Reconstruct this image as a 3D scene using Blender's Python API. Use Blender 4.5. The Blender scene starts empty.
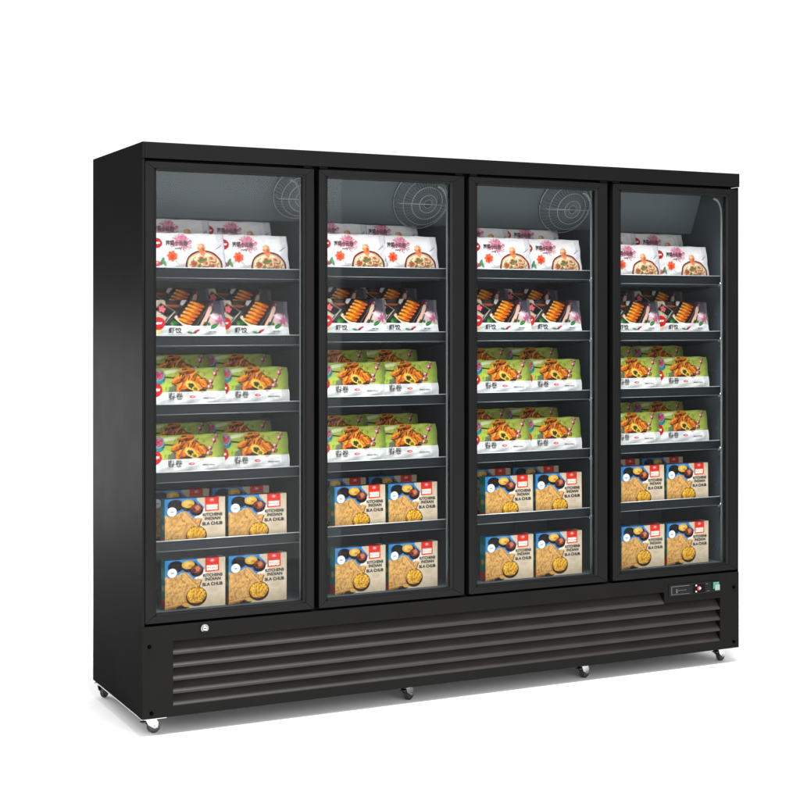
import bpy, bmesh, math, random
import numpy as np
from mathutils import Vector, Matrix
random.seed(4)
SC = bpy.context.scene
COL = SC.collection
R = math.radians

# ------------------------------------------------------------------ materials
def s2l(c):
    return tuple((v/12.92 if v <= .04045 else ((v+.055)/1.055)**2.4) for v in [x/255 for x in c])

def newmat(name):
    m = bpy.data.materials.new(name); m.use_nodes = True
    nt = m.node_tree
    for n in list(nt.nodes): nt.nodes.remove(n)
    out = nt.nodes.new('ShaderNodeOutputMaterial')
    return m, nt, out

def coated(name, base, gloss=.03, rough=.35, var=.12, scale=9, bump=0.0, bscale=400, streak=False):
    """powder coated / plastic surface: diffuse body with a thin constant sheen"""
    m, nt, out = newmat(name)
    L = nt.links
    tc = nt.nodes.new('ShaderNodeTexCoord')
    no = nt.nodes.new('ShaderNodeTexNoise'); no.inputs['Scale'].default_value = scale; no.inputs['Detail'].default_value = 5
    L.new(tc.outputs['Object'], no.inputs['Vector'])
    mr = nt.nodes.new('ShaderNodeMapRange'); mr.inputs['From Min'].default_value = .3; mr.inputs['From Max'].default_value = .7
    mr.inputs['To Min'].default_value = 1-var; mr.inputs['To Max'].default_value = 1+var
    L.new(no.outputs['Fac'], mr.inputs['Value'])
    mul = nt.nodes.new('ShaderNodeVectorMath'); mul.operation = 'SCALE'; mul.inputs[0].default_value = base
    L.new(mr.outputs['Result'], mul.inputs['Scale'])
    d = nt.nodes.new('ShaderNodeBsdfDiffuse'); L.new(mul.outputs['Vector'], d.inputs['Color'])
    g = nt.nodes.new('ShaderNodeBsdfGlossy'); g.inputs['Color'].default_value = (1, 1, 1, 1)
    mr2 = nt.nodes.new('ShaderNodeMapRange'); mr2.inputs['To Min'].default_value = rough*.85; mr2.inputs['To Max'].default_value = rough*1.15
    L.new(no.outputs['Fac'], mr2.inputs['Value']); L.new(mr2.outputs['Result'], g.inputs['Roughness'])
    mx = nt.nodes.new('ShaderNodeMixShader'); mx.inputs['Fac'].default_value = gloss
    L.new(d.outputs[0], mx.inputs[1]); L.new(g.outputs[0], mx.inputs[2]); L.new(mx.outputs[0], out.inputs['Surface'])
    if bump:
        n2 = nt.nodes.new('ShaderNodeTexNoise'); n2.inputs['Scale'].default_value = bscale
        L.new(tc.outputs['Object'], n2.inputs['Vector'])
        b = nt.nodes.new('ShaderNodeBump'); b.inputs['Strength'].default_value = bump; b.inputs['Distance'].default_value = .001
        L.new(n2.outputs['Fac'], b.inputs['Height'])
        L.new(b.outputs[0], d.inputs['Normal']); L.new(b.outputs[0], g.inputs['Normal'])
    return m

def principled(name, base, rough=.4, metal=0, spec=.5, emit=None, es=0):
    m, nt, out = newmat(name)
    p = nt.nodes.new('ShaderNodeBsdfPrincipled')
    p.inputs['Base Color'].default_value = (*base, 1); p.inputs['Metallic'].default_value = metal
    p.inputs['Specular IOR Level'].default_value = spec
    tc = nt.nodes.new('ShaderNodeTexCoord')
    no = nt.nodes.new('ShaderNodeTexNoise'); no.inputs['Scale'].default_value = 60
    nt.links.new(tc.outputs['Object'], no.inputs['Vector'])
    mr = nt.nodes.new('ShaderNodeMapRange'); mr.inputs['To Min'].default_value = rough*.7; mr.inputs['To Max'].default_value = rough*1.3
    nt.links.new(no.outputs['Fac'], mr.inputs['Value']); nt.links.new(mr.outputs['Result'], p.inputs['Roughness'])
    if emit:
        p.inputs['Emission Color'].default_value = (*emit, 1); p.inputs['Emission Strength'].default_value = es
    nt.links.new(p.outputs[0], out.inputs['Surface'])
    return m

def glassmat():
    m, nt, out = newmat('door_glass')
    t = nt.nodes.new('ShaderNodeBsdfTransparent'); t.inputs['Color'].default_value = (.965, .975, .975, 1)
    g = nt.nodes.new('ShaderNodeBsdfGlossy'); g.inputs['Roughness'].default_value = .02
    mx = nt.nodes.new('ShaderNodeMixShader'); mx.inputs['Fac'].default_value = GLASS_REFL
    nt.links.new(t.outputs[0], mx.inputs[1]); nt.links.new(g.outputs[0], mx.inputs[2]); nt.links.new(mx.outputs[0], out.inputs['Surface'])
    return m

def printmat(name, rough=.35, spec=.4, bump=.25, bscale=45, gain=.63):
    m, nt, out = newmat(name)
    p = nt.nodes.new('ShaderNodeBsdfPrincipled'); p.inputs['Roughness'].default_value = rough; p.inputs['Specular IOR Level'].default_value = spec
    a = nt.nodes.new('ShaderNodeAttribute'); a.attribute_name = 'print'
    sc = nt.nodes.new('ShaderNodeVectorMath'); sc.operation = 'SCALE'; sc.inputs['Scale'].default_value = gain
    nt.links.new(a.outputs['Color'], sc.inputs[0]); nt.links.new(sc.outputs['Vector'], p.inputs['Base Color'])
    tc = nt.nodes.new('ShaderNodeTexCoord')
    n2 = nt.nodes.new('ShaderNodeTexNoise'); n2.inputs['Scale'].default_value = bscale; n2.inputs['Detail'].default_value = 3
    nt.links.new(tc.outputs['Object'], n2.inputs['Vector'])
    b = nt.nodes.new('ShaderNodeBump'); b.inputs['Strength'].default_value = bump; b.inputs['Distance'].default_value = .003
    nt.links.new(n2.outputs['Fac'], b.inputs['Height']); nt.links.new(b.outputs[0], p.inputs['Normal'])
    nt.links.new(p.outputs[0], out.inputs['Surface'])
    return m

GLASS_REFL = .0065
M = {}
M['black'] = coated('black_powder_coat', (.0032, .0032, .0031), .0078, .40, .10, 6, .15, 900)
M['frame'] = coated('black_anodised_frame', (.0042, .0042, .0042), .009, .38, .08, 12, .10, 900)
M['bead'] = coated('frame_inner_bead', (.005, .005, .005), .010, .35, .05)
M['panel'] = coated('grille_panel_coat', (.0058, .0056, .0048), .005, .45, .08, 8, .15, 900)
M['slat'] = coated('grille_slat_coat', (.026, .0235, .021), .012, .45, .08, 10, .1, 900)
M['dark'] = coated('dark_recess', (.004, .004, .004), .004, .6)
M['rubber'] = coated('rubber_seal', (.006, .006, .006), .006, .6)
M['liner'] = coated('grey_interior_liner', (.030, .040, .046), .02, .4, .06, 3, .05, 300)
M['cover'] = coated('grey_evaporator_cover', (.052, .064, .071), .02, .45, .05, 3)
M['shelf'] = coated('grey_shelf_coat', (.012, .016, .019), .015, .4, .06, 8)
M['railm'] = coated('shelf_rail_coat', (.0045, .0065, .008), .008, .35, .06, 8)
M['wire'] = principled('bright_wire', (.22, .245, .255), .35, .5)
M['trimw'] = principled('bright_edge_trim', (.5, .53, .54), .3, .3)
M['trimd'] = principled('dull_edge_trim', (.16, .18, .19), .35, .3)
M['tube'] = principled('frosted_lamp_cover', (.11, .125, .13), .4, 0, .4)
M['chrome'] = principled('chrome', (.40, .40, .39), .2, 1)
M['steel'] = principled('zinc_steel', (.5, .5, .49), .28, 1)
M['tyre'] = coated('caster_tyre', (.02, .02, .02), .05, .3)
M['lockm'] = principled('satin_lock', (.22, .22, .21), .3, 1)
M['screw'] = coated('black_screw', (.0005, .0005, .0005), .001, .3)
M['glass'] = glassmat()
M['bag'] = printmat('printed_film', .36, .08, .8, 32)
M['card'] = printmat('printed_card', .5, .07, .08, 60)
M['ink'] = principled('black_ink', (.012, .010, .010), .5)
M['inkw'] = principled('white_ink', (.8, .78, .75), .5)
M['red'] = principled('red_indicator', (.55, .01, .02), .3, emit=(1, .05, .08), es=.5)
M['pinkled'] = principled('pink_led', (.8, .3, .35), .3, emit=(1, .45, .5), es=.7)
M['whitebtn'] = principled('white_button', (.5, .52, .5), .4)
M['teal'] = principled('switch_teal', (.03, .16, .125), .3)
M['switch'] = principled('switch_pale', (.17, .25, .21), .3)
M['ctl'] = coated('control_plastic', (.004, .0045, .0045), .012, .25)
M['line'] = principled('control_trim', (.065, .07, .07), .3, .3)

# ------------------------------------------------------------------ mesh helpers
def tag(o, label=None, cat=None, group=None, kind=None):
    if label: o['label'] = label
    if cat: o['category'] = cat
    if group: o['group'] = group
    if kind: o['kind'] = kind
    return o

class MB:
    def __init__(s): s.bm = bmesh.new()
    def box(s, x0, x1, y0, y1, z0, z1, bev=0):
        r = bmesh.ops.create_cube(s.bm, size=1)
        vs = r['verts']
        for v in vs:
            v.co = Vector((x0+(v.co.x+.5)*(x1-x0), y0+(v.co.y+.5)*(y1-y0), z0+(v.co.z+.5)*(z1-z0)))
        if bev:
            es = list({e for v in vs for e in v.link_edges})
            bmesh.ops.bevel(s.bm, geom=es, offset=bev, segments=2, profile=.6, affect='EDGES')
        return s
    def prism(s, pts, axis, a, b, bev=0):
        """polygon pts in the two other axes, extruded along axis a..b"""
        def mk(p, t):
            if axis == 'x': return Vector((t, p[0], p[1]))
            if axis == 'y': return Vector((p[0], t, p[1]))
            return Vector((p[0], p[1], t))
        A = [s.bm.verts.new(mk(p, a)) for p in pts]; B = [s.bm.verts.new(mk(p, b)) for p in pts]
        n = len(pts); fs = [s.bm.faces.new(A), s.bm.faces.new(B[::-1])]
        for i in range(n):
            fs.append(s.bm.faces.new((A[i], B[i], B[(i+1) % n], A[(i+1) % n])))
        if bev:
            es = list({e for v in A+B for e in v.link_edges})
            bmesh.ops.bevel(s.bm, geom=es, offset=bev, segments=2, profile=.6, affect='EDGES')
        return s
    def cyl(s, c, axis, r, h, seg=24, r2=None, bev=0):
        m = Matrix.Translation(Vector(c)) @ Vector((0, 0, 1)).rotation_difference(Vector(axis)).to_matrix().to_4x4()
        res = bmesh.ops.create_cone(s.bm, cap_ends=True, segments=seg, radius1=r, radius2=r if r2 is None else r2, depth=h, matrix=m)
        if bev:
            es = [e for e in {e for v in res['verts'] for e in v.link_edges} if len(e.link_faces) == 2 and any(len(f.verts) > 4 for f in e.link_faces)]
            bmesh.ops.bevel(s.bm, geom=es, offset=bev, segments=2, affect='EDGES')
        return s
    def tube(s, pts, r, seg=8, closed=False):
        pts = [Vector(p) for p in pts]; n = len(pts); rings = []
        for i, p in enumerate(pts):
            if closed: t = pts[(i+1) % n]-pts[i-1]
            else: t = pts[min(i+1, n-1)]-pts[max(i-1, 0)]
            t.normalize()
            up = Vector((0, 1, 0)) if abs(t.y) < .8 else Vector((1, 0, 0))
            a = t.cross(up).normalized(); b = t.cross(a)
            rings.append([s.bm.verts.new(p+r*(math.cos(2*math.pi*k/seg)*a+math.sin(2*math.pi*k/seg)*b)) for k in range(seg)])
        m = n if closed else n-1
        for i in range(m):
            A, B = rings[i], rings[(i+1) % n]
            for k in range(seg):
                s.bm.faces.new((A[k], A[(k+1) % seg], B[(k+1) % seg], B[k]))
        if not closed:
            s.bm.faces.new(rings[0][::-1]); s.bm.faces.new(rings[-1])
        return s
    def build(s, name, mat, parent=None, smooth=False, loc=None):
        bmesh.ops.recalc_face_normals(s.bm, faces=s.bm.faces)
        me = bpy.data.meshes.new(name); s.bm.to_mesh(me); s.bm.free()
        if smooth:
            for p in me.polygons: p.use_smooth = True
        me.materials.append(mat)
        o = bpy.data.objects.new(name, me); COL.objects.link(o)
        if parent: o.parent = parent
        if loc: o.location = loc
        return o

# ------------------------------------------------------------------ freezer
H0 = .061                  # the cabinet stands this high on its casters
W, D, H = 2.4627, .617, 1.9
fz = bpy.data.objects.new('display_freezer', None); COL.objects.link(fz)
fz.location = (0, 0, H0)
tag(fz, 'tall black upright freezer with four glass doors and a louvred base on small casters', 'freezer')

# outer body
b = MB()
b.box(0, .0075, .0085, D, .0005, 1.8995, .0006); b.box(.0001, .0075, .0005, .0084, .0005, 1.8445)                     # left skin
b.box(W-.0040, W, .0005, D, .0005, 1.8445, .0012)                   # right skin
b.box(.0076, W-.0041, D-.02, D-.001, .02, 1.84)                       # back skin
b.build('cabinet_body', M['black'], fz)
b = MB()
b.box(.0078, .040, .046, D-.021, .305, 1.842); b.box(W-.040, W-.0043, .046, D-.021, .305, 1.842)   # side insulation
b.box(.0402, W-.0402, .046, D-.021, .302, .3378)                      # floor of the cabinet
b.box(.0402, W-.0402, .046, D-.021, 1.87, 1.885)
b.box(.0402, W-.0402, .46, D-.022, .3380, 1.869)                    # back wall
# vertical shelf standards and panel seams on the back wall
for x in (.16, .52, .76, 1.10, 1.36, 1.70, 1.98, 2.32):
    b.box(x-.012, x+.012, .448, .4598, .3382, 1.66, .002)
for z in (.62, .9, 1.18, 1.42):
    b.box(.05, W-.05, .4565, .4597, z, z+.006)
for zz in (.40, .64, .87, 1.10, 1.33):                                      # ribs pressed in the right-hand inner wall
    b.box(W-.044, W-.0405, .09, .40, zz, zz+.012, .001)
b.build('interior_liner', M['liner'], fz)
mull = [(.608, .646), (1.192, 1.240), (1.818, 1.868)]
for a, c in mull:
    b = MB(); b.box(a, c, .046, .085, .3385, 1.869, .002); b.build('mullion', M['bead'], fz)
b = MB(); b.box(.0405, W-.0405, .047, .062, 1.845, 1.869); b.build('header_rail', M['bead'], fz)
for a, c in mull:
    b = MB(); b.box((a+c)/2-.004, (a+c)/2+.004, .0855, .4475, .3382, 1.667, .001); b.build('divider_panel', M['liner'], fz)
# header cap
b = MB(); b.box(.0077, W+.003, -.003, D, 1.8465, 1.9, .0018); b.box(-.0003, .0076, -.003, .0083, 1.8465, 1.8998, .0008); b.build('top_cap', M['black'], fz)
for x in (.621, 1.217, 1.845):
    for q in (-.045, .014):
        b = MB(); b.box(x+q, x+q+.031, .004, .02, 1.8395, 1.8463, .001); b.build('hinge', M['dark'], fz)
b = MB(); b.box(.009, W-.005, .0405, .0455, 1.825, 1.8463); b.box(.009, W-.005, .0405, .0455, .304, .33)
for a, c in ((.613, .631), (1.207, 1.226), (1.832, 1.857)): b.box(a-.02, c+.02, .0405, .0455, .331, 1.799)
b.build('door_gap_lining', M['dark'], fz)

# evaporator cover slanting forward at the top
ax, bx_ = .0405, W-.0405
yb, zb_, yt, zt = .255, 1.672, .170, 1.868
b = MB(); b.prism([(yb, zb_), (yb+.008, zb_-.004), (.4475, zb_-.004), (.4475, zt), (yt, zt)], 'x', ax, bx_)
b.build('evaporator_cover', M['cover'], fz)
sl = Vector((0, yt-yb, zt-zb_)).normalized()            # up along the slanted cover
nn = Vector((0, -sl.z, sl.y))                            # towards the doors
if nn.y > 0: nn = -nn
ux = Vector((1, 0, 0))
def fan(cx, RR=.116):
    s0 = (1.768-zb_)/sl.z
    c = Vector((cx, yb, zb_))+sl*s0
    g = MB()
    def ring(r, lift, w):
        g.tube([c+nn*lift+r*(math.cos(t)*ux+math.sin(t)*sl) for t in [2*math.pi*k/56 for k in range(56)]], w, 6, True)
    ring(RR, .005, .0022); ring(RR*.78, .036, .0013); ring(RR*.54, .052, .0016); ring(RR*.30, .060, .0015); ring(RR*.14, .0605, .0010)
    for k in range(44):
        t = 2*math.pi*k/44
        e = math.cos(t)*ux+math.sin(t)*sl
        g.tube([c+nn*(.004+.056*math.sin(q*math.pi/2))+e*(RR*(1-.86*q**1.6)) for q in (0, .2, .45, .75, 1)], .00042, 4)
    g.tube([c+nn*.063-ux*RR*1.02, c+nn*.063+ux*RR*1.02], .0017, 6)
    for sgn in (-1, 1): g.tube([c+nn*.002+ux*sgn*RR*1.02, c+nn*.063+ux*sgn*RR*1.02], .0017, 6)
    fg = g.build('fan_guard', M['wire'], fz, True)
    k = MB(); k.cyl(c+nn*.0012, nn, RR*.95, .002, 48)
    k.build('fan_opening', M['cover'], fg)
fan(.637, .092); fan(1.140); fan(1.776)

# doors
doors = [(.0095, .6125, .050, .572), (.6315, 1.2065, .667, 1.151), (1.2265, 1.8315, 1.265, 1.779), (1.8575, 2.4575, 1.899, 2.405)]
zo0, zo1, zi0, zi1 = .3125, 1.836, .3435, 1.807
for (xa, xb, ga, gb) in doors:
    b = MB(); g = .0004; w = .0105
    a, c_, l, r = xa, xb, ga-w, gb+w
    z0, z1, k0, k1 = zo0, zo1, zi0-w*.7, zi1+w*.7
    b.prism([(a, z0+g), (l, k0+g), (l, k1-g), (a, z1-g)], 'y', 0, .038, .0016)
    b.prism([(c_, z0+g), (c_, z1-g), (r, k1-g), (r, k0+g)], 'y', 0, .038, .0016)
    b.prism([(a+g, z1), (l+g, k1), (r-g, k1), (c_-g, z1)], 'y', 0, .038, .0016)
    b.prism([(a+g, z0), (c_-g, z0), (r-g, k0), (l+g, k0)], 'y', 0, .038, .0016)
    dr = b.build('door', M['frame'], fz)
    # inner bead, chamfered down to the pane
    b = MB()
    e0, e1 = .0038, .020
    for sx, s2 in ((l, ga), (r, gb)):
        b.prism([(sx, e0), (s2, .008), (s2, e1), (sx, e1)], 'z', k0, k1)
    b.prism([(e0, k1), (.008, zi1), (e1, zi1), (e1, k1)], 'x', ga, gb)
    b.prism([(e0, k0), (.008, zi0), (e1, zi0), (e1, k0)], 'x', ga, gb)
    b.build('inner_bead', M['bead'], dr)
    b = MB(); b.box(ga+.0002, gb-.0002, .012, .016, zi0+.0002, zi1-.0002); b.build('glass_pane', M['glass'], dr)
    for q in ((a+.006, a+.018, zo0+.01, zo1-.01), (c_-.018, c_-.006, zo0+.01, zo1-.01)):
        b = MB(); b.box(q[0], q[1], .0382, .0402, q[2], q[3]); b.build('door_gasket', M['rubber'], dr)

# vertical lamp covers beside each opening, bent over at the top
for x in (.5805, 1.1595, 1.7875, 2.4125):
    b = MB(); pts = [(x, .0447, .345), (x, .0447, 1.0), (x, .0447, 1.74)]
    for k in range(1, 7):
        t = k/6*math.pi/2
        pts.append((x-.04*(1-math.cos(t)), .0447, 1.74+.06*math.sin(t)))
    b.tube(pts, .0045, 10); b.build('lamp_cover', M['tube'], fz, True)

# shelves
rails = [[1.489, 1.261, 1.031, .804, .574], [1.501, 1.270, 1.042, .813, .585], [1.503, 1.271, 1.044, .820, .592], [1.490, 1.268, 1.046, .829, .603]]
bays = [(.043, .589), (.650, 1.172), (1.244, 1.792), (1.872, 2.412)]
lift = [.058, .044, .041, .029, .010]
LIP = .030
for bi, (x0, x1) in enumerate(bays):
    for ri, zr in enumerate(rails[bi]):
        b = MB(); b.box(x0, x1, .0565, .44, zr-LIP-.005, zr-LIP)
        for k in range(1, 6): b.box(x0+.004, x1-.004, .06+k*.06, .066+k*.06, zr-LIP-.011, zr-LIP-.0052)
        sh = b.build('shelf', M['shelf'], fz)
        b = MB(); b.box(x0, x1, .050, .0562, zr-.033, zr-.0015, .001); b.build('price_rail', M['railm'], sh)
        b = MB(); b.tube([(x0+.001, .0515, zr), (x1-.001, .0515, zr)], .0014, 6); b.build('edge_wire', M['trimw'], sh, True)
        b = MB(); b.tube([(x0+.001, .0506, zr-.0345), (x1-.001, .0506, zr-.0345)], .0009, 6); b.build('edge_wire', M['trimd'], sh, True)
        b = MB(); b.box(x0+.02, x1-.012, .20, .42, zr-LIP+.0003, zr-LIP+lift[ri], .002); b.build('riser', M['shelf'], sh)
        b = MB()
        b.box(x1-.012, x1+.004, .0455, .0495, zr-.041, zr-.035, .001); b.cyl((x1-.004, .045, zr-.030), (0, 1, 0), .0045, .008, 12)
        b.box(x1-.003, x1+.003, .0455, .0560, zr-.060, zr-.0415, .001)
        b.build('shelf_clip', M['steel'], sh, True)
        for xx in (x0+.001, x1-.004):
            b = MB(); b.prism([(.06, zr-LIP-.012), (.44, zr-LIP-.012), (.44, zr-LIP-.05), (.40, zr-LIP-.05)], 'x', xx, xx+.003)
            b.build('shelf_bracket', M['shelf'], sh)

# louvred base panel
b = MB()
px0, px1 = -.0005, W+.0005
LX0, LX1, LXC = .105, 2.370, 2.097
T0, B0 = .250, .034
pitch = (T0-B0)/5
b.box(px0, LX0, -.001, .003, 0, .3035)
b.box(LX1, px1, -.001, .003, 0, .3035)
b.box(LX0, LX1, -.001, .003, T0, .3035); b.box(LX0, LX1, -.001, .003, 0, B0)
b.box(LXC, LX1, -.001, .003, T0-pitch, T0)
b.box(px0+.0041, px1-.0041, .0032, .0455, .2995, .3025); b.box(px0, px0+.004, .0032, .05, 0, .302); b.box(px1-.004, px1, .0032, .05, 0, .302)  # top flange added to block light leaking down through the door gaps
gp = b.build('grille_panel', M['panel'], fz)
for k in range(5):
    b = MB()
    zt_, zbk = T0-k*pitch, T0-(k+1)*pitch
    xe = LXC if k == 0 else LX1
    b.prism([(.0015, zbk+.0005), (.0015, zbk+.0035), (.046, zt_-.002+.004), (.046, zt_-.002+.001)], 'x', LX0-.02, xe)
    b.box(LX0-.02, xe, .0005, .0033, zbk-.003 if k < 4 else zbk, zbk+.003)
    b.build('louvre_slat', M['slat'], gp)
b = MB(); b.box(LX0-.03, LX1+.03, .06, .062, .0, .30); b.box(LX1, LX1+.0015, .0035, .059, B0, T0); b.box(LX0-.022, LX0-.0205, .0035, .059, B0, T0)
b.box(LXC, LXC+.0015, .0035, .059, T0-pitch, T0)
b.build('grille_backing', M['dark'], gp)
for (x, z) in ((.024, .238), (.031, .018), (2.438, .244), (2.438, .025)):
    s = MB(); s.cyl((x, -.0035, z), (0, -1, 0), .0068, .005, 16, .0055); s.build('screw', M['screw'], gp)
s = MB(); s.cyl((.213, -.004, .283), (0, -1, 0), .0150, .006, 32, .0135)
lk = s.build('lock', M['lockm'], gp)
s = MB(); s.cyl((.213, -.0085, .2835), (0, -1, 0), .0095, .003, 24, .0075); s.build('lock_barrel', M['chrome'], lk)
s = MB(); s.box(.2075, .2185, -.0106, -.0101, .2822, .2845); s.box(.204, .222, -.0083, -.0072, .2700, .2735, .0003); s.build('keyhole_and_lower_shade', M['dark'], lk)  # keyhole slot, plus a dark bar as the lock's lower shade
# control strip
cp = MB(); cp.box(2.118, 2.369, -.0045, -.0012, .2315, .2765, .001)
cpo = cp.build('control_panel', M['ctl'], gp)
s = MB()
s.box(2.128, 2.215, -.0056, -.0047, .2675, .2700); s.box(2.128, 2.215, -.0056, -.0047, .2365, .2385)
s.box(2.128, 2.131, -.0056, -.0047, .2386, .2674); s.box(2.30, 2.312, -.0056, -.0047, .2386, .2410)
s.box(2.295, 2.305, -.0056, -.0047, .2665, .2690); s.box(2.15, 2.20, -.0056, -.0047, .2515, .2535); s.box(2.15, 2.158, -.0056, -.0047, .243, .258)
s.build('control_trim', M['line'], cpo)
s = MB(); s.box(2.232, 2.292, -.0054, -.0047, .237, .270); sc_ = s.build('display', M['dark'], cpo)
s = MB(); s.cyl((2.262, -.0060, .2535), (0, -1, 0), .0078, .001, 20); s.build('indicator_lamp', M['red'], sc_)
s = MB(); s.cyl((2.266, -.0070, .2535), (0, -1, 0), .0048, .001, 16); s.build('indicator_glow', M['pinkled'], sc_)
s = MB(); s.cyl((2.248, -.0060, .2655), (0, -1, 0), .0035, .001, 12); s.cyl((2.248, -.0060, .2415), (0, -1, 0), .0035, .001, 12); s.build('button', M['whitebtn'], sc_)
s = MB(); s.box(2.324, 2.366, -.0062, -.0046, .234, .275, .0008); sw = s.build('switch', M['ctl'], cpo)
s = MB(); s.box(2.330, 2.358, -.0098, -.0063, .246, .2725, .0012); s.build('rocker', M['teal'], sw)
s = MB(); s.box(2.337, 2.360, -.0115, -.0100, .240, .262, .0006); s.build('rocker_face', M['switch'], sw)

# casters
b = MB(); b.box(.012, W-.012, .006, D-.03, .001, .004); b.build('base_plate', M['dark'], fz)
b = MB(); b.box(.0015, .0085, .012, D-.03, -.0045, .0003); b.box(.0086, .085, .006, .012, -.004, .0003); b.build('base_rail', M['steel'], fz)
for (x, y, ang) in ((.040, .052, 8), (.998, .055, 30), (1.753, .055, 22), (2.405, .055, 20), (.026, .578, 50), (1.753, .56, 10), (2.405, .560, 40)):
    rot = Matrix.Translation((x, y, 0)) @ Matrix.Rotation(R(ang), 4, 'Z')
    b = MB()
    b.box(-.026, .026, -.022, .022, -.004, .0005, .001)
    b.cyl((0, 0, -.008), (0, 0, 1), .015, .008, 20)
    for s_ in (-1, 1):
        b.prism([(-.020, -.011), (.018, -.011), (.027, -.026), (.024, -.042), (.012, -.044), (-.010, -.030)], 'y', s_*.0125-.0012, s_*.0125+.0012)
    b.box(-.015, .015, -.0135, .0135, -.014, -.0115)
    b.cyl((.015, 0, -.038), (0, 1, 0), .004, .032, 12)
    bmesh.ops.transform(b.bm, matrix=rot, verts=b.bm.verts)
    ca = b.build('caster', M['chrome'], fz)
    w_ = MB(); w_.cyl((.015, 0, -.0385), (0, 1, 0), .0222, .018, 32, bev=.003)
    bmesh.ops.transform(w_.bm, matrix=rot, verts=w_.bm.verts)
    w_.build('wheel', M['tyre'], ca)
    if y < .1:
        t_ = MB(); t_.box(-.030, -.004, -.011, .011, -.022, -.018, .001)
        bmesh.ops.transform(t_.bm, matrix=rot, verts=t_.bm.verts); t_.build('brake_lever', M['tyre'], ca)

# ------------------------------------------------------------------ printed packaging
class Art:
    """small painter for the print on a pack, in millimetres, v up"""
    def __init__(s, w, h, step, bg, seed=1):
        s.w, s.h = w, h; s.ss = 3
        s.nx, s.ny = int(round(w/step))+1, int(round(h/step))+1
        u = (np.arange(s.nx*s.ss)+.5)/(s.nx*s.ss)*w; v = (np.arange(s.ny*s.ss)+.5)/(s.ny*s.ss)*h
        s.U, s.V = np.meshgrid(u, v)
        s.C = np.ones(s.U.shape+(3,))*np.array(s2l(bg)); s.rng = np.random.RandomState(seed)
        s.N = s.noise(9); s.N2 = s.noise(3.2)
    def noise(s, cell):
        gx, gy = int(s.w/cell)+3, int(s.h/cell)+3
        g = s.rng.rand(gy, gx); x = s.U/cell; y = s.V/cell
        i = x.astype(int); j = y.astype(int); a = x-i; b = y-j; a = a*a*(3-2*a); b = b*b*(3-2*b)
        return (g[j, i]*(1-a)+g[j, i+1]*a)*(1-b)+(g[j+1, i]*(1-a)+g[j+1, i+1]*a)*b
    def put(s, m, col, al=1):
        m = np.clip(m, 0, 1)*al
        s.C = s.C*(1-m[..., None])+np.array(s2l(col))*m[..., None]
    def emask(s, cx, cy, rx, ry, rot=0, rough=0):
        c, q = math.cos(R(rot)), math.sin(R(rot))
        x = (s.U-cx)*c+(s.V-cy)*q; y = -(s.U-cx)*q+(s.V-cy)*c
        d = np.sqrt((x/rx)**2+(y/ry)**2)
        if rough: d = d+rough*(s.N2-.5)
        return d
    def ell(s, cx, cy, rx, ry, col, rot=0, al=1, rough=0, soft=0):
        d = s.emask(cx, cy, rx, ry, rot, rough)
        s.put((1-d)/soft if soft else (d < 1).astype(float), col, al)
    def pmask(s, pts):
        ins = np.zeros(s.U.shape, bool); n = len(pts)
        for i in range(n):
            (x1, y1), (x2, y2) = pts[i], pts[(i+1) % n]
            if y1 == y2: continue
            c = ((y1 > s.V) != (y2 > s.V)) & (s.U < (x2-x1)*(s.V-y1)/(y2-y1)+x1)
            ins ^= c
        return ins
    def poly(s, pts, col, al=1): s.put(s.pmask(pts).astype(float), col, al)
    def line(s, p, q, w, col, al=1):
        px, py = p; dx, dy = q[0]-px, q[1]-py; L2 = dx*dx+dy*dy
        t = np.clip(((s.U-px)*dx+(s.V-py)*dy)/L2, 0, 1)
        d = np.hypot(s.U-px-t*dx, s.V-py-t*dy)
        s.put((d < w/2).astype(float), col, al)
    def flower(s, cx, cy, r, col, n=5, inner=(250, 220, 120), ph=0):
        for k in range(n):
            a = 2*math.pi*k/n+ph
            s.ell(cx+r*.55*math.cos(a), cy+r*.55*math.sin(a), r*.5, r*.34, col, math.degrees(a))
        s.ell(cx, cy, r*.22, r*.22, inner)
    def spray(s, cx, cy, r, col, n, w=1.6, a0=0, a1=360, al=.8):
        for k in range(n):
            a = R(s.rng.uniform(a0, a1)); l = r*s.rng.uniform(.45, 1)
            s.line((cx, cy), (cx+l*math.cos(a), cy+l*.85*math.sin(a)), w, col, al)
            if s.rng.rand() < .7: s.ell(cx+l*math.cos(a), cy+l*.85*math.sin(a), 3, 2, col, math.degrees(a), al)
    def modulate(s, m, amt, f=None):
        f = s.N2 if f is None else f
        s.C = np.where(m[..., None], s.C*(1-amt+2*amt*f[..., None]), s.C)
    def specks(s, mask, n, col, r0=1, r1=2.4, al=.9):
        ys, xs = np.where(mask)
        for k in range(n):
            i = s.rng.randint(len(ys)); a = s.rng.uniform(0, 180)
            s.ell(s.U[ys[i], xs[i]], s.V[ys[i], xs[i]], s.rng.uniform(r0, r1), s.rng.uniform(r0, r1)*.6, col, a, al)
    def grid(s):
        return (np.clip(s.C, 0, .9)**1.2).reshape(s.ny, s.ss, s.nx, s.ss, 3).mean(axis=(1, 3))

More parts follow.
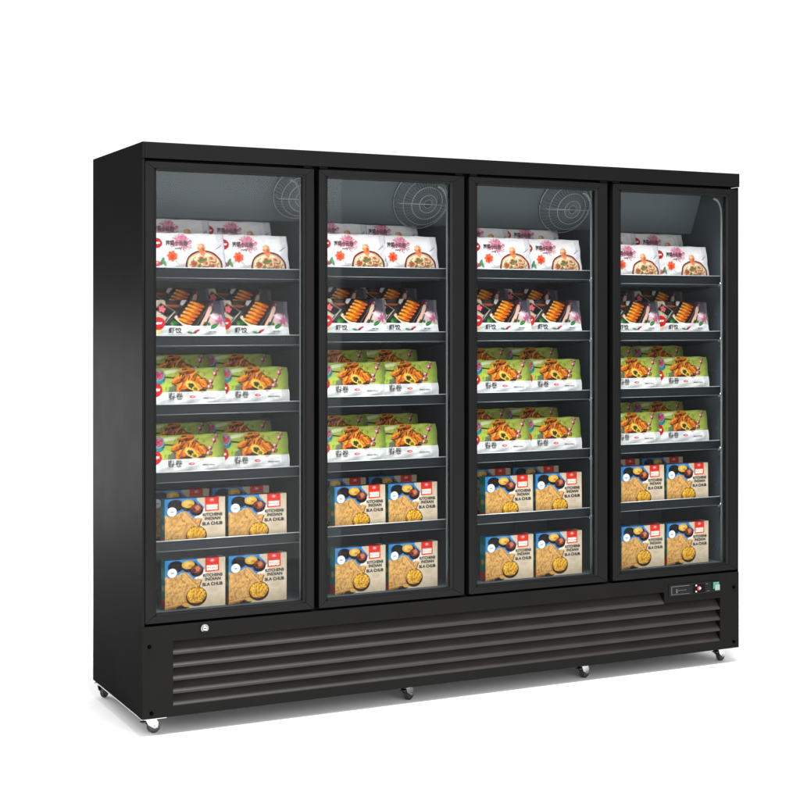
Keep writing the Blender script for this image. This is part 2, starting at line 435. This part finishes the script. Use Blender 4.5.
def text_geo(body, width, height):
    """outline of a text, filled and scaled to width x height (mm), lower left at 0,0"""
    cu = bpy.data.curves.new('t', 'FONT'); cu.body = body; cu.resolution_u = 3
    o = bpy.data.objects.new('t', cu); COL.objects.link(o)
    dg = bpy.context.evaluated_depsgraph_get(); dg.update()
    me = bpy.data.meshes.new_from_object(o.evaluated_get(dg))
    vs = np.array([v.co[:2] for v in me.vertices]); fs = [tuple(p.vertices) for p in me.polygons]
    bpy.data.objects.remove(o); bpy.data.curves.remove(cu); bpy.data.meshes.remove(me)
    lo, hi = vs.min(0), vs.max(0)
    vs = (vs-lo)/(hi-lo)*np.array([width, height])
    return vs, fs

def text_weight(vs, fs, u, v, bold):
    """copies shifted a little give heavier strokes"""
    out = []
    for k, (dx, dy) in enumerate(((0, 0), (bold, 0), (0, bold), (bold, bold))[:1 if not bold else 4]):
        out.append((vs+np.array([u+dx, v+dy]), fs, k*.00004))
    return out

def bag_mesh(name, art, texts, seed):
    """pillow pouch: printed front with crimped side seals, plain back; local origin at the bottom centre, +z up, front towards -y"""
    g = art.grid(); ny, nx, _ = g.shape; w, h = art.w/1000, art.h/1000
    rng = np.random.RandomState(seed)
    ph = rng.rand(6)*6.28
    def disp(U, V, side):
        a = np.clip(1-np.abs(2*U-1)**5, 0, 1)*np.clip(1-np.abs(2*V-1)**3.2, 0, 1)
        p = .0115*a**.75
        wr = .0011*np.sin(U*23+V*9+ph[0])+.0009*np.sin(V*31-U*17+ph[1])+.0007*np.sin(U*51+ph[2]+V*5)
        lum = .0022*np.sin(U*11+ph[3])*np.sin(V*7+ph[4])
        seal = (np.minimum(U, 1-U) < .045)
        r = p+(wr+lum)*np.clip(a*1.6, 0, 1)
        r = np.where(seal, r*.25+.0008*(np.sin(V*150)*.5+.5), r)
        return r if side == 0 else r*.85
    def edge(U, V):                                     # a soft pouch is a bit slimmer at the top and its rim waves
        x = (U-.5)*w*(1-.045*V)+.0012*np.sin(V*14+ph[5])*np.sign(U-.5)*np.abs(2*U-1)**4
        z = V*h-.0018*np.abs(2*U-1)**6*np.sign(V-.5)*np.clip(np.abs(2*V-1), 0, 1)+.0008*np.sin(U*19+ph[2])*(V > .5)*(2*V-1)
        return x, z
    u = np.linspace(0, 1, nx); v = np.linspace(0, 1, ny); U, V = np.meshgrid(u, v)
    X, Z = edge(U, V); Y = -disp(U, V, 0)
    verts = np.stack([X, Y, Z], -1).reshape(-1, 3)
    idx = np.arange(nx*ny).reshape(ny, nx)
    faces = np.stack([idx[:-1, :-1], idx[:-1, 1:], idx[1:, 1:], idx[1:, :-1]], -1).reshape(-1, 4).tolist()
    cols = [g.reshape(-1, 3)]
    mi = [0]*len(faces)
    # back
    bx, bz = 25, 15
    u2 = np.linspace(0, 1, bx); v2 = np.linspace(0, 1, bz); U2, V2 = np.meshgrid(u2, v2)
    X2, Z2 = edge(U2, V2); Y2 = disp(U2, V2, 1)+.0004
    off = len(verts); verts = np.concatenate([verts, np.stack([X2, Y2, Z2], -1).reshape(-1, 3)])
    id2 = off+np.arange(bx*bz).reshape(bz, bx)
    f2 = np.stack([id2[:-1, :-1], id2[1:, :-1], id2[1:, 1:], id2[:-1, 1:]], -1).reshape(-1, 4).tolist()
    faces += f2; mi += [0]*len(f2); cols.append(np.ones((bx*bz, 3))*.6)
    verts = verts.tolist()
    mats = [M['bag'], M['ink'], M['inkw']]
    for (body, tu, tv, tw, th, bold, mat) in texts:
        vs, fs = text_geo(body, tw, th)
        for tvs, tfs, dz in text_weight(vs, fs, tu, tv, bold):
            o0 = len(verts); UU = tvs[:, 0]/art.w; VV = tvs[:, 1]/art.h
            x, z = edge(UU, VV); y = -disp(UU, VV, 0)-.0009-dz
            verts += np.stack([x, y, z], -1).tolist(); cols.append(np.zeros((len(tvs), 3)))
            faces += [tuple(i+o0 for i in f) for f in tfs]; mi += [mat]*len(tfs)
    return finish(name, verts, faces, mi, np.concatenate(cols), mats, True)

def finish(name, verts, faces, mi, cols, mats, smooth):
    me = bpy.data.meshes.new(name); me.from_pydata([tuple(v) for v in verts], [], [tuple(f) for f in faces])
    at = me.color_attributes.new('print', 'FLOAT_COLOR', 'POINT')
    at.data.foreach_set('color', np.concatenate([cols, np.ones((len(cols), 1))], 1).astype(np.float32).ravel())
    for m in mats: me.materials.append(m)
    me.polygons.foreach_set('material_index', mi)
    if smooth: me.polygons.foreach_set('use_smooth', [True]*len(me.polygons))
    me.update()
    return me

def box_mesh(name, art, side, top, texts, depth):
    g = art.grid(); ny, nx, _ = g.shape; w, h, d = art.w/1000, art.h/1000, depth
    verts, faces, cols, mi = [], [], [], []
    def sheet(G, fn):
        n1, n2, _ = G.shape; o0 = len(verts)
        for j in range(n1):
            for i in range(n2): verts.append(fn(i/(n2-1), j/(n1-1)))
        cols.append(G.reshape(-1, 3))
        for j in range(n1-1):
            for i in range(n2-1):
                a = o0+j*n2+i; faces.append((a, a+1, a+n2+1, a+n2)); mi.append(0)
    # front slightly bowed as filled card boxes are
    bow = lambda a, c: -.0012*math.sin(a*math.pi)*math.sin(c*math.pi)
    sheet(g, lambda a, c: ((a-.5)*w, bow(a, c), c*h))
    sheet(side.grid(), lambda a, c: (-w/2, d*(1-a), c*h))
    sheet(top.grid(), lambda a, c: ((a-.5)*w, d*c, h))
    pl = np.ones((2, 2, 3))*np.array(s2l((200, 190, 170)))
    sheet(pl, lambda a, c: (w/2, d*a, c*h)); sheet(pl, lambda a, c: ((.5-a)*w, d, c*h)); sheet(pl, lambda a, c: ((a-.5)*w, d*(1-c), 0))
    # the red tab folded up over the top edge
    for (body, tu, tv, tw, th, bold, mat) in texts:
        vs, fs = text_geo(body, tw, th)
        for tvs, tfs, dz in text_weight(vs, fs, tu, tv, bold):
            o0 = len(verts)
            for q in tvs: verts.append(((q[0]/art.w-.5)*w, bow(q[0]/art.w, q[1]/art.h)-.0005-dz, q[1]/1000))
            cols.append(np.zeros((len(tvs), 3))); faces.extend(tuple(i+o0 for i in f) for f in tfs); mi.extend([mat]*len(tfs))
    return finish(name, verts, faces, mi, np.concatenate(cols), [M['card'], M['ink'], M['inkw']], False)

BW, BH = 262, 149
# --- white wonton bag
A = Art(BW, BH, 1.3, (234, 231, 232), 3)
A.put((A.U > 232).astype(float), (206, 205, 210), .7); A.put((A.U > 258).astype(float), (150, 150, 156), .6)  # right seal tinted grey, with a shadow line painted along its edge
A.spray(104, 108, 44, (214, 124, 152), 76, 2.4, 15, 200, .8); A.spray(108, 110, 34, (190, 84, 118), 44, 2.0, 0, 360, .7)
A.ell(100, 118, 30, 22, (235, 180, 196), 0, .45, .5, .5)
A.line((112, 104), (122, 40), 1.3, (225, 190, 195), .7)
A.ell(16, 112, 18, 18, (196, 16, 34)); A.ell(17, 112, 12, 4, (226, 96, 104), 0, .8, .6)
A.ell(68, 68, 20, 14, (240, 150, 110), 0, .8, .7, .5); A.flower(68, 68, 18, (238, 116, 76), 7, (206, 50, 30), .4); A.ell(68, 66, 9, 8, (216, 64, 36), 0, .7, .4)
A.line((78, 55), (92, 40), 1.5, (200, 120, 90))
A.ell(34, 50, 6, 15, (96, 150, 112), -20); A.ell(42, 44, 5, 12, (120, 170, 120), 30)
A.ell(13, 42, 17, 10, (214, 96, 112)); A.ell(13, 45, 9, 4, (240, 170, 170))
cx, cy = 181, 38
A.ell(cx, cy, 67, 52, (122, 28, 30)); A.ell(cx, cy, 61, 46, (214, 176, 140)); A.ell(cx, cy-2, 58, 43, (236, 222, 194))
bowl = A.emask(cx, cy-2, 57, 42) < 1
A.modulate(bowl, .16)
for (dx, dy, rx, ry, ro) in ((-30, 2, 17, 13, 20), (4, -12, 18, 13, -10), (33, -4, 17, 13, 30), (-8, 22, 16, 11, 0), (-34, -22, 15, 11, 50), (30, 22, 14, 9, -20), (10, 6, 12, 10, 40)):
    A.ell(cx+dx+1.5, cy+dy-2, rx+1.5, ry+1.5, (140, 92, 56), ro); A.ell(cx+dx, cy+dy, rx, ry, (230, 194, 154), ro); A.ell(cx+dx-2, cy+dy+2, rx*.55, ry*.5, (178, 96, 62), ro, .85)
A.ell(cx-38, cy+4, 11, 12, (178, 98, 72), 0, .85, .6); A.ell(cx+2, cy-26, 14, 8, (214, 128, 84), 0, .8, .6); A.ell(cx-20, cy-4, 5, 10, (110, 130, 70), -30, .9, .5)
A.ell(cx-4, cy+18, 17, 6, (110, 140, 80), 10, .9, .6); A.ell(cx+38, cy-20, 10, 10, (160, 120, 60), 0, .8, .6)
A.specks(bowl, 60, (110, 112, 54), 1, 3); A.specks(bowl, 54, (170, 84, 48), 1, 3.4); A.specks(bowl, 30, (120, 70, 40), 1, 2.4)
A.ell(cx-8, 98, 14, 15, (214, 150, 106), 0, 1, .5); A.ell(cx-4, 84, 11, 12, (222, 140, 92), 0, 1, .5); A.ell(cx-12, 103, 7, 6, (240, 196, 150), 0, 1, .4); A.ell(cx-2, 92, 4, 7, (180, 84, 50), 20, .8, .4)
A.line((cx+44, 92), (cx+68, 108), 2, (120, 96, 90)); A.line((cx+40, 90), (cx+66, 112), 1.2, (170, 150, 140), .8)
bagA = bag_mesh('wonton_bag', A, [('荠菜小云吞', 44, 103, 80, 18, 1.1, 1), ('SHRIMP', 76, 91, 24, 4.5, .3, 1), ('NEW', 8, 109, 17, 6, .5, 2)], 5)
# --- dark dumpling bag
A = Art(BW, BH, 1.3, (196, 186, 168), 7)
A.modulate(A.U > -1, .18, A.N)
A.poly([(40, 150), (225, 150), (205, 118), (165, 55), (25, 55), (60, 105)], (20, 17, 18))
A.poly([(28, 60), (75, 112), (100, 128), (92, 60)], (46, 44, 40)); A.poly([(208, 152), (252, 152), (250, 92), (214, 104)], (84, 82, 92))
A.poly([(247, 152), (264, 152), (264, 60), (251, 80)], (112, 108, 116))
A.poly([(2, 117), (28, 140), (80, 108), (50, 84)], (150, 138, 112)); A.poly([(6, 117), (29, 136), (75, 108), (49, 88)], (22, 18, 20))
A.flower(31, 117, 13, (236, 120, 134), 5, (200, 60, 80)); A.ell(31, 117, 11, 7, (232, 128, 140), 0, .5, .5)
A.ell(73, 137, 29, 15, (112, 64, 36)); A.ell(73, 141, 27, 12, (24, 18, 18)); A.ell(71, 142, 20, 7, (70, 66, 66)); A.ell(70, 129, 20, 4, (172, 96, 56), -4, .8)
A.poly([(106, 150), (126, 150), (104, 128), (96, 134)], (212, 204, 206))
A.line((76, 108), (40, 70), 2.2, (190, 190, 190)); A.line((84, 104), (50, 70), 1.4, (120, 120, 120))
A.ell(73, 69, 14, 9, (40, 110, 54), 10, 1, .5); A.ell(66, 66, 6, 5, (90, 150, 80), 10, 1, .5); A.ell(180, 66, 8, 7, (50, 110, 60), 0, 1, .5)
# the tray of fried dumplings
A.poly([(134, 151), (190, 130), (134, 56), (74, 88)], (36, 22, 14))
A.poly([(74, 88), (80, 96), (134, 62), (132, 54), (108, 58)], (238, 220, 190))
A.poly([(140, 148), (186, 131), (134, 62), (84, 88)], (96, 44, 8))
for k in range(6):
    t = k/5
    x, y = 160-47*t, 134-57*t
    A.ell(x+1, y-3, 27, 7.6, (74, 30, 6), -19); A.ell(x, y, 27, 6.4, (222, 126, 10), -19, 1, .12)
    A.ell(x-7, y+2.6, 16, 2.6, (250, 180, 46), -19, .9, .4); A.ell(x+13, y-3, 10, 2.8, (190, 74, 8), -19, .8, .4)
    A.ell(x-23, y+6, 4, 4, (246, 214, 150), 0, .6, .4)
A.poly([(150, 150), (205, 150), (198, 136), (176, 138)], (24, 18, 18)); A.line((150, 150), (186, 137), 3, (70, 56, 46))
A.line((192, 124), (142, 58), 5, (28, 20, 20)); A.line((198, 124), (150, 60), 1.8, (140, 120, 110))
A.line((212, 134), (166, 58), 9, (226, 184, 168)); A.line((207, 134), (163, 62), 2, (110, 40, 60)); A.line((219, 120), (182, 60), 6, (88, 24, 44)); A.ell(205, 136, 10, 9, (90, 30, 60), 0, .9, .7)
A.ell(228, 82, 33, 25, (222, 176, 196), -20, .9, .8, .6); A.ell(237, 78, 15, 12, (198, 120, 154), 0, .8, .8); A.ell(216, 92, 14, 6, (244, 226, 232), -30, .85, .6)
A.spray(240, 78, 20, (170, 90, 120), 16, 1.4)
A.poly([(-2, -2), (264, -2), (264, 56), (190, 60), (-2, 60)], (238, 238, 238)); A.poly([(-2, 32), (264, 32), (264, 30), (-2, 30)], (214, 214, 214))
A.ell(10, 42, 22, 12, (238, 216, 130), 0, .8, .4)
A.ell(18, 68, 22, 22, (204, 18, 32)); A.ell(18, 69, 15, 5, (224, 80, 88), 0, .7, .6)
A.ell(217, 59, 16, 7, (34, 128, 62), 28); A.line((204, 53), (230, 66), 1, (130, 190, 120)); A.ell(196, 66, 6, 5, (60, 120, 60))
A.ell(130, 37, 11, 3.5, (96, 160, 96), -12); A.ell(152, 42, 13, 4, (204, 74, 92), 25); A.ell(146, 37, 7, 3, (120, 40, 60), 10)
bagB = bag_mesh('dumpling_bag', A, [('虾饺', 52, 35, 46, 19, 1.1, 1), ('GREAT TASTE', 196, 38, 26, 4, .2, 1), ('NEW', 7, 65, 22, 7, .5, 2)], 8)
# --- green spring roll bag
A = Art(BW, BH, 1.3, (180, 192, 92), 11)
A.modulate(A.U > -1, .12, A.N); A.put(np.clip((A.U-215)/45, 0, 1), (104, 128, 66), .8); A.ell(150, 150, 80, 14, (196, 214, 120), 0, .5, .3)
A.ell(60, 136, 30, 6, (222, 226, 190), 12, .9, .4); A.ell(46, 84, 18, 14, (186, 206, 90), 0, .8, .5)
A.ell(132, 80, 78, 17, (16, 38, 16), 2, 1, .5); A.ell(182, 92, 16, 18, (24, 44, 20), 0, .9, .6); A.ell(66, 76, 15, 11, (120, 130, 110), 20, .9, .6); A.ell(184, 88, 10, 14, (90, 160, 140), 0, .8, .6)
A.line((46, 117), (84, 113), 5, (18, 30, 22))
rolls = [(96, 90, 26, 11, 62), (112, 122, 38, 13, 28), (140, 124, 40, 13, -38), (164, 108, 34, 12, -32), (128, 104, 38, 12, 50), (150, 90, 28, 12, -20), (88, 112, 26, 10, 30), (176, 98, 20, 10, -48), (120, 138, 30, 8, 10)]
for (x, y, rx, ry, ro) in rolls:
    A.ell(x+1, y-3, rx+2, ry+2, (122, 58, 16), ro, 1, .15); A.ell(x, y, rx, ry, (222, 130, 34), ro, 1, .12); A.ell(x-1, y+3.5, rx*.78, ry*.42, (246, 180, 66), ro, .9, .4); A.ell(x+3, y-4, rx*.5, ry*.3, (200, 84, 20), ro, .8, .5)
m = A.emask(132, 108, 66, 42) < 1
A.specks(m, 50, (240, 196, 80), 1, 3.6, .8); A.specks(m, 80, (176, 70, 18), 1, 3.8, .8); A.specks(m, 44, (60, 40, 16), 1, 3, .85)
A.ell(134, 88, 22, 14, (238, 208, 110), -28); A.ell(136, 86, 15, 9, (70, 76, 30), -28, 1, .6); A.ell(150, 76, 13, 10, (232, 196, 80), 0, 1, .4); A.ell(150, 76, 8, 6, (120, 120, 50), 0, 1, .7)
for (x, y, l, a) in ((96, 126, 10, 60), (106, 124, 10, 55), (122, 132, 9, 20), (146, 120, 8, 50), (128, 112, 9, 65), (162, 124, 8, -40), (100, 108, 9, 40), (174, 112, 7, 10), (116, 142, 12, 5)):
    A.ell(x, y, l, 2.4, (34, 60, 22), a)
A.ell(20, 119, 24, 26, (28, 112, 126)); A.ell(20, 124, 22, 19, (140, 170, 176)); A.ell(20, 125, 18, 15, (176, 60, 96), 0, 1, .3); A.specks(A.emask(20, 125, 17, 14) < 1, 16, (226, 150, 170), 1.5, 3.5); A.ell(22, 101, 17, 5, (34, 150, 160))
for (x, y, r) in ((224, 126, 10), (208, 100, 9), (200, 82, 9), (236, 142, 7)):
    A.ell(x, y, r, r*.9, (206, 108, 122)); A.ell(x-2, y+2, r*.5, r*.45, (246, 206, 206)); A.ell(x+3, y-3, r*.4, r*.35, (110, 30, 40))
A.line((224, 120), (206, 84), 2, (86, 60, 40)); A.line((236, 140), (222, 120), 1.6, (86, 60, 40)); A.line((214, 140), (250, 148), 1.4, (110, 100, 60))
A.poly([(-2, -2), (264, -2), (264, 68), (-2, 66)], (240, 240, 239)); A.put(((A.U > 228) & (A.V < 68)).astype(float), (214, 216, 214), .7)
A.ell(8, 74, 24, 24, (206, 18, 36)); A.ell(10, 75, 14, 9, (222, 60, 76), 0, .9, .8)
A.ell(138, 50, 11, 4.6, (218, 74, 88)); A.ell(139, 50, 6, 1.6, (250, 210, 210)); A.ell(174, 64, 8, 4, (238, 176, 180))
A.line((50, 40), (230, 40), .9, (214, 212, 210)); A.ell(4, 36, 8, 8, (230, 196, 80), 0, .7)
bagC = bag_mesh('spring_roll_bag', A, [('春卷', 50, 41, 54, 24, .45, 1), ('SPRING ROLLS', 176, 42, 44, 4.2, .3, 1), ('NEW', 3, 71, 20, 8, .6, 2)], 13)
# --- flatbread box
XW, XH = 225, 165
A = Art(XW, XH, 1.2, (216, 200, 176), 17)
A.modulate(A.U > -1, .05, A.N)
A.poly([(-1, 170), (116, 170), (120, 156), (150, 128), (132, 92), (-1, 92)], (62, 142, 200))
A.poly([(108, 98), (150, 132), (160, 120), (130, 88)], (232, 224, 212)); A.ell(60, 160, 50, 9, (96, 166, 220), 0, .5, .3)
A.ell(40, 142, 29, 20, (44, 30, 26)); A.ell(40, 145, 24, 14, (22, 20, 22)); A.modulate(A.emask(40, 145, 23, 13) < 1, .8); A.specks(A.emask(40, 145, 22, 12) < 1, 22, (74, 66, 66), 1, 2.4)
A.ell(90, 140, 30, 19, (38, 28, 26)); A.ell(86, 146, 24, 14, (222, 180, 84)); A.ell(84, 147, 15, 8, (240, 208, 120), 0, .9, .5); A.ell(93, 142, 8, 4, (190, 130, 50), 0, .8)
A.ell(117, 124, 25, 20, (40, 22, 20)); A.ell(116, 129, 20, 13, (150, 70, 44)); A.ell(120, 131, 10, 8, (206, 140, 100), 20, .9, .5); A.ell(106, 126, 8, 6, (96, 34, 26), 0, .9, .5)
bp_ = [(0, 112), (14, 106), (42, 111), (60, 119), (73, 123), (86, 116), (98, 103), (112, 94), (136, 98), (130, 84), (124, 66), (104, 30), (60, 14), (26, 3), (0, 0)]
A.poly([(x+2, y-5) for x, y in bp_], (96, 62, 34)); A.poly(bp_, (210, 168, 104)); m = A.pmask(bp_)
A.modulate(m, .20, A.N); A.modulate(m, .16)
A.line((73, 121), (126, 68), 3, (176, 126, 64), .8); A.line((70, 119), (120, 62), 2, (236, 200, 140), .8); A.line((50, 112), (112, 44), 2, (186, 138, 76), .6)
A.specks(m, 110, (166, 108, 48), 1.5, 6, .5); A.specks(m, 36, (232, 196, 134), 2, 6, .6); A.specks(m, 20, (128, 84, 40), 1, 2.4, .8)
A.poly([(0, 16), (40, 14), (92, 30), (70, 8), (24, 4), (0, 6)], (176, 118, 54), .6); A.line((0, 9), (60, 16), 3, (226, 186, 118)); A.line((4, 3), (70, 10), 1.6, (120, 76, 36))
A.ell(64, 4, 26, 6, (40, 28, 24), 5, 1, .4); A.ell(80, 12, 16, 7, (226, 182, 104), -10, 1, .3)
A.ell(116, 38, 39, 33, (66, 36, 20)); A.ell(115, 42, 35, 27, (196, 140, 44)); m = A.emask(115, 42, 34, 26) < 1
A.specks(m, 90, (244, 202, 76), 2, 5, .95); A.specks(m, 36, (206, 140, 40), 1.5, 3, .9); A.specks(m, 26, (44, 40, 22), 1, 2.6)
A.ell(27, 122, 17, 15, (245, 245, 245)); A.ell(27, 121, 8, 3, (150, 156, 170), 0, .8, .4)
A.poly([(149, 117), (201, 119), (201, 170), (149, 170)], (222, 62, 34)); A.poly([(152, 120), (198, 122), (198, 143), (152, 141)], (238, 116, 70)); A.ell(175, 155, 10, 6, (240, 120, 130)); A.ell(175, 156, 5, 2.5, (250, 210, 210))
for k in range(5): A.line((154+k*3, 66-k*4.2), (208-k*4, 66-k*4.2), .9, (150, 140, 130), .7)
for k in range(3): A.line((160, 40-k*5), (206, 40-k*5), .7, (176, 166, 154), .6)
A.line((150, 88), (206, 88), .8, (120, 100, 90), .5); A.ell(215, 90, 4, 60, (226, 216, 204), 0, .5, .3)
S = Art(46, XH, 4, (26, 116, 104), 5)
S.modulate(S.U > -1, .15, S.N); S.poly([(0, 4), (46, 4), (46, 34), (0, 34)], (176, 44, 32)); S.poly([(0, 100), (46, 96), (46, 130), (0, 134)], (52, 140, 150)); S.ell(23, 70, 12, 9, (196, 150, 84), 0, .8)
Tp = Art(XW, 46, 3, (206, 196, 182), 6)
Tp.poly([(-1, -1), (150, -1), (150, 50), (-1, 50)], (46, 124, 176)); Tp.poly([(149, -1), (201, -1), (201, 50), (149, 50)], (206, 56, 34)); Tp.ell(88, 22, 26, 9, (210, 176, 96))
boxD = box_mesh('flatbread_box', A, S, Tp, [('KITCHENS', 140, 101, 73, 9.5, 1.6, 1), ('INDIAN', 148, 88, 58, 9, 1.6, 1), ('BLA CHUB', 138, 70, 75, 10, 2.0, 1), ('+', 173, 82.5, 4, 4, .3, 1), ('FROZEN', 155, 132, 40, 7, .8, 2), ('BREAD', 155, 123, 40, 7, .8, 2)], .044)

# ------------------------------------------------------------------ stock the shelves
bag_right = [.563, 1.156, 1.783, 2.395]; bag_pitch = [.240, .217, .234, .246]
box_right = [.540, 1.135, 1.764, 2.370]; box_pitch = [.226, .2115, .2195, .2175]
where = ['leftmost door', 'second door from left', 'third door from left', 'rightmost door']
def floor_z(bi, ri): return rails[bi][ri]-LIP
kinds = [(bagA, 'wonton_bag', 'white wonton bag', 'top shelf', 'bag', 'white wonton bags on the top shelves'),
         (bagB, 'dumpling_bag', 'black fried dumpling bag', 'second shelf', 'bag', 'dark fried dumpling bags on the second shelves'),
         (bagC, 'spring_roll_bag', 'green spring roll bag', 'third shelf', 'bag', 'green spring roll bags'),
         (bagC, 'spring_roll_bag', 'green spring roll bag', 'fourth shelf down', 'bag', 'green spring roll bags'),
         (boxD, 'flatbread_box', 'flatbread box', 'fifth shelf down', 'box', 'blue and beige flatbread boxes'),
         (boxD, 'flatbread_box', 'flatbread box', 'freezer floor', 'box', 'blue and beige flatbread boxes')]
protos = {}
for bi in range(4):
    for ri in range(6):
        me, nm, what, shelf, cat, grp = kinds[ri]
        for row in (0, 1):
            if ri == 5 and row == 1: continue
            for side in (0, 1):                      # 0 left, 1 right
                if nm in protos: o = protos[nm].copy()
                else: o = protos[nm] = bpy.data.objects.new(nm, me)
                COL.objects.link(o)
                jx = random.uniform(-.0012, .0012)
                if ri < 4:
                    xr = bag_right[bi]-(0 if side else bag_pitch[bi])
                    wv = BW/1000
                    x = xr-wv/2+jx
                    y = .086+(.010 if side else 0)
                    z = floor_z(bi, ri)+.0006
                    lean = R(-7+random.uniform(-.6, .6))
                    if row: y += .165; z += lift[ri]; x += .004
                    sx = 1
                    o.rotation_euler = (lean, R(random.uniform(-.35, .35)), R(random.uniform(-.8, .8)))
                    o.location = (x, y, z+H0+.001)
                else:
                    xr = box_right[bi]-(0 if side else box_pitch[bi])
                    wv = XW/1000
                    sc = (box_pitch[bi]-.0125)/wv
                    x = xr-wv*sc/2
                    y = .073
                    z = floor_z(bi, ri) if ri == 4 else .3380
                    if row: y += .165; z += lift[ri]
                    o.scale = (sc, 1, 1)
                    o.rotation_euler = (R(-1.2 if ri == 4 else 0), 0, R(random.uniform(-.5, .5)))
                    o.location = (x, y, z+H0+.0012)
                rw = ('rear ' if row else 'front ')+('right' if side else 'left')
                tag(o, f"{what} at {rw} on the {shelf}, {where[bi]}", cat, grp)

# ------------------------------------------------------------------ setting, light, camera
b = MB(); bmesh.ops.create_grid(b.bm, x_segments=1, y_segments=1, size=300)
m, nt, out = newmat('white_studio_floor')
d = nt.nodes.new('ShaderNodeBsdfDiffuse'); no = nt.nodes.new('ShaderNodeTexNoise'); no.inputs['Scale'].default_value = 2
mr = nt.nodes.new('ShaderNodeMapRange'); mr.inputs['To Min'].default_value = .885; mr.inputs['To Max'].default_value = .90
cb = nt.nodes.new('ShaderNodeCombineColor')
nt.links.new(no.outputs['Fac'], mr.inputs['Value'])
for k in range(3): nt.links.new(mr.outputs['Result'], cb.inputs[k])
nt.links.new(cb.outputs[0], d.inputs['Color']); nt.links.new(d.outputs[0], out.inputs['Surface'])
fl = b.build('floor', m); fl['kind'] = 'structure'

w = bpy.data.worlds.new('World'); SC.world = w; w.use_nodes = True
bg = w.node_tree.nodes['Background']; bg.inputs['Color'].default_value = (1, 1, 1, 1); bg.inputs['Strength'].default_value = 1.15

th, X0, d0, zc = .4616, -.8461, 4.9242, 1.3140
c, s = math.cos(th), math.sin(th)
cam_xy = (-X0*c-d0*s, s*X0-c*d0)
cam = bpy.data.cameras.new('camera'); co = bpy.data.objects.new('camera', cam); COL.objects.link(co)
co.location = (cam_xy[0], cam_xy[1], zc+H0); co.rotation_euler = (R(90), 0, -th)
cam.sensor_width = 36; cam.lens = 1500/800*36; cam.shift_y = -(400-319.83)/800; cam.clip_end = 2000; cam.clip_start = .05
SC.camera = co

def area(name, loc, target, sx, sy, e, col=(1, 1, 1)):
    l = bpy.data.lights.new(name, 'AREA'); l.shape = 'RECTANGLE'; l.size = sx; l.size_y = sy; l.energy = e; l.color = col
    o = bpy.data.objects.new(name, l); COL.objects.link(o); o.location = loc
    o.rotation_euler = (Vector(target)-Vector(loc)).to_track_quat('-Z', 'Y').to_euler()
    return o
area('key_softbox', (-.2, -4.7, 1.65), (1.1, 0, .95), 2.2, 2.2, 46)
area('overhead_softbox', (1.0, -.92, 4.6), (1.05, -.75, 0), 2.4, 1.4, 480)
area('left_softbox', (-1.1, 4.0, .72), (0, .3, .95), 1.9, 1.2, 140)
area('front_right_softbox', (1.42, -3.0, 1.15), (.3, 0, 1.1), 1.2, 2.2, 22)
# lamp strips inside, behind the door posts
for i, (x, dx) in enumerate(((.045, .5), (.600, -.5), (.655, .5), (1.186, -.5), (1.25, .5), (1.812, -.5), (1.875, .5), (2.418, -.5))):
    l = area('led_strip', (x, .060, 1.1+H0), (x+dx, .42, 1.1+H0), .012, 1.45, (.55, .55, .45, .45, .45, .45, .3, .3)[i], (.93, .97, 1))
SC.view_settings.view_transform = 'Standard'; SC.view_settings.look = 'None'; SC.view_settings.exposure = 0; SC.view_settings.gamma = 1
SC.cycles.max_bounces = 10; SC.cycles.transparent_max_bounces = 12; SC.cycles.diffuse_bounces = 4
SC.cycles.use_denoising = True; SC.cycles.caustics_reflective = False; SC.cycles.sample_clamp_indirect = 6
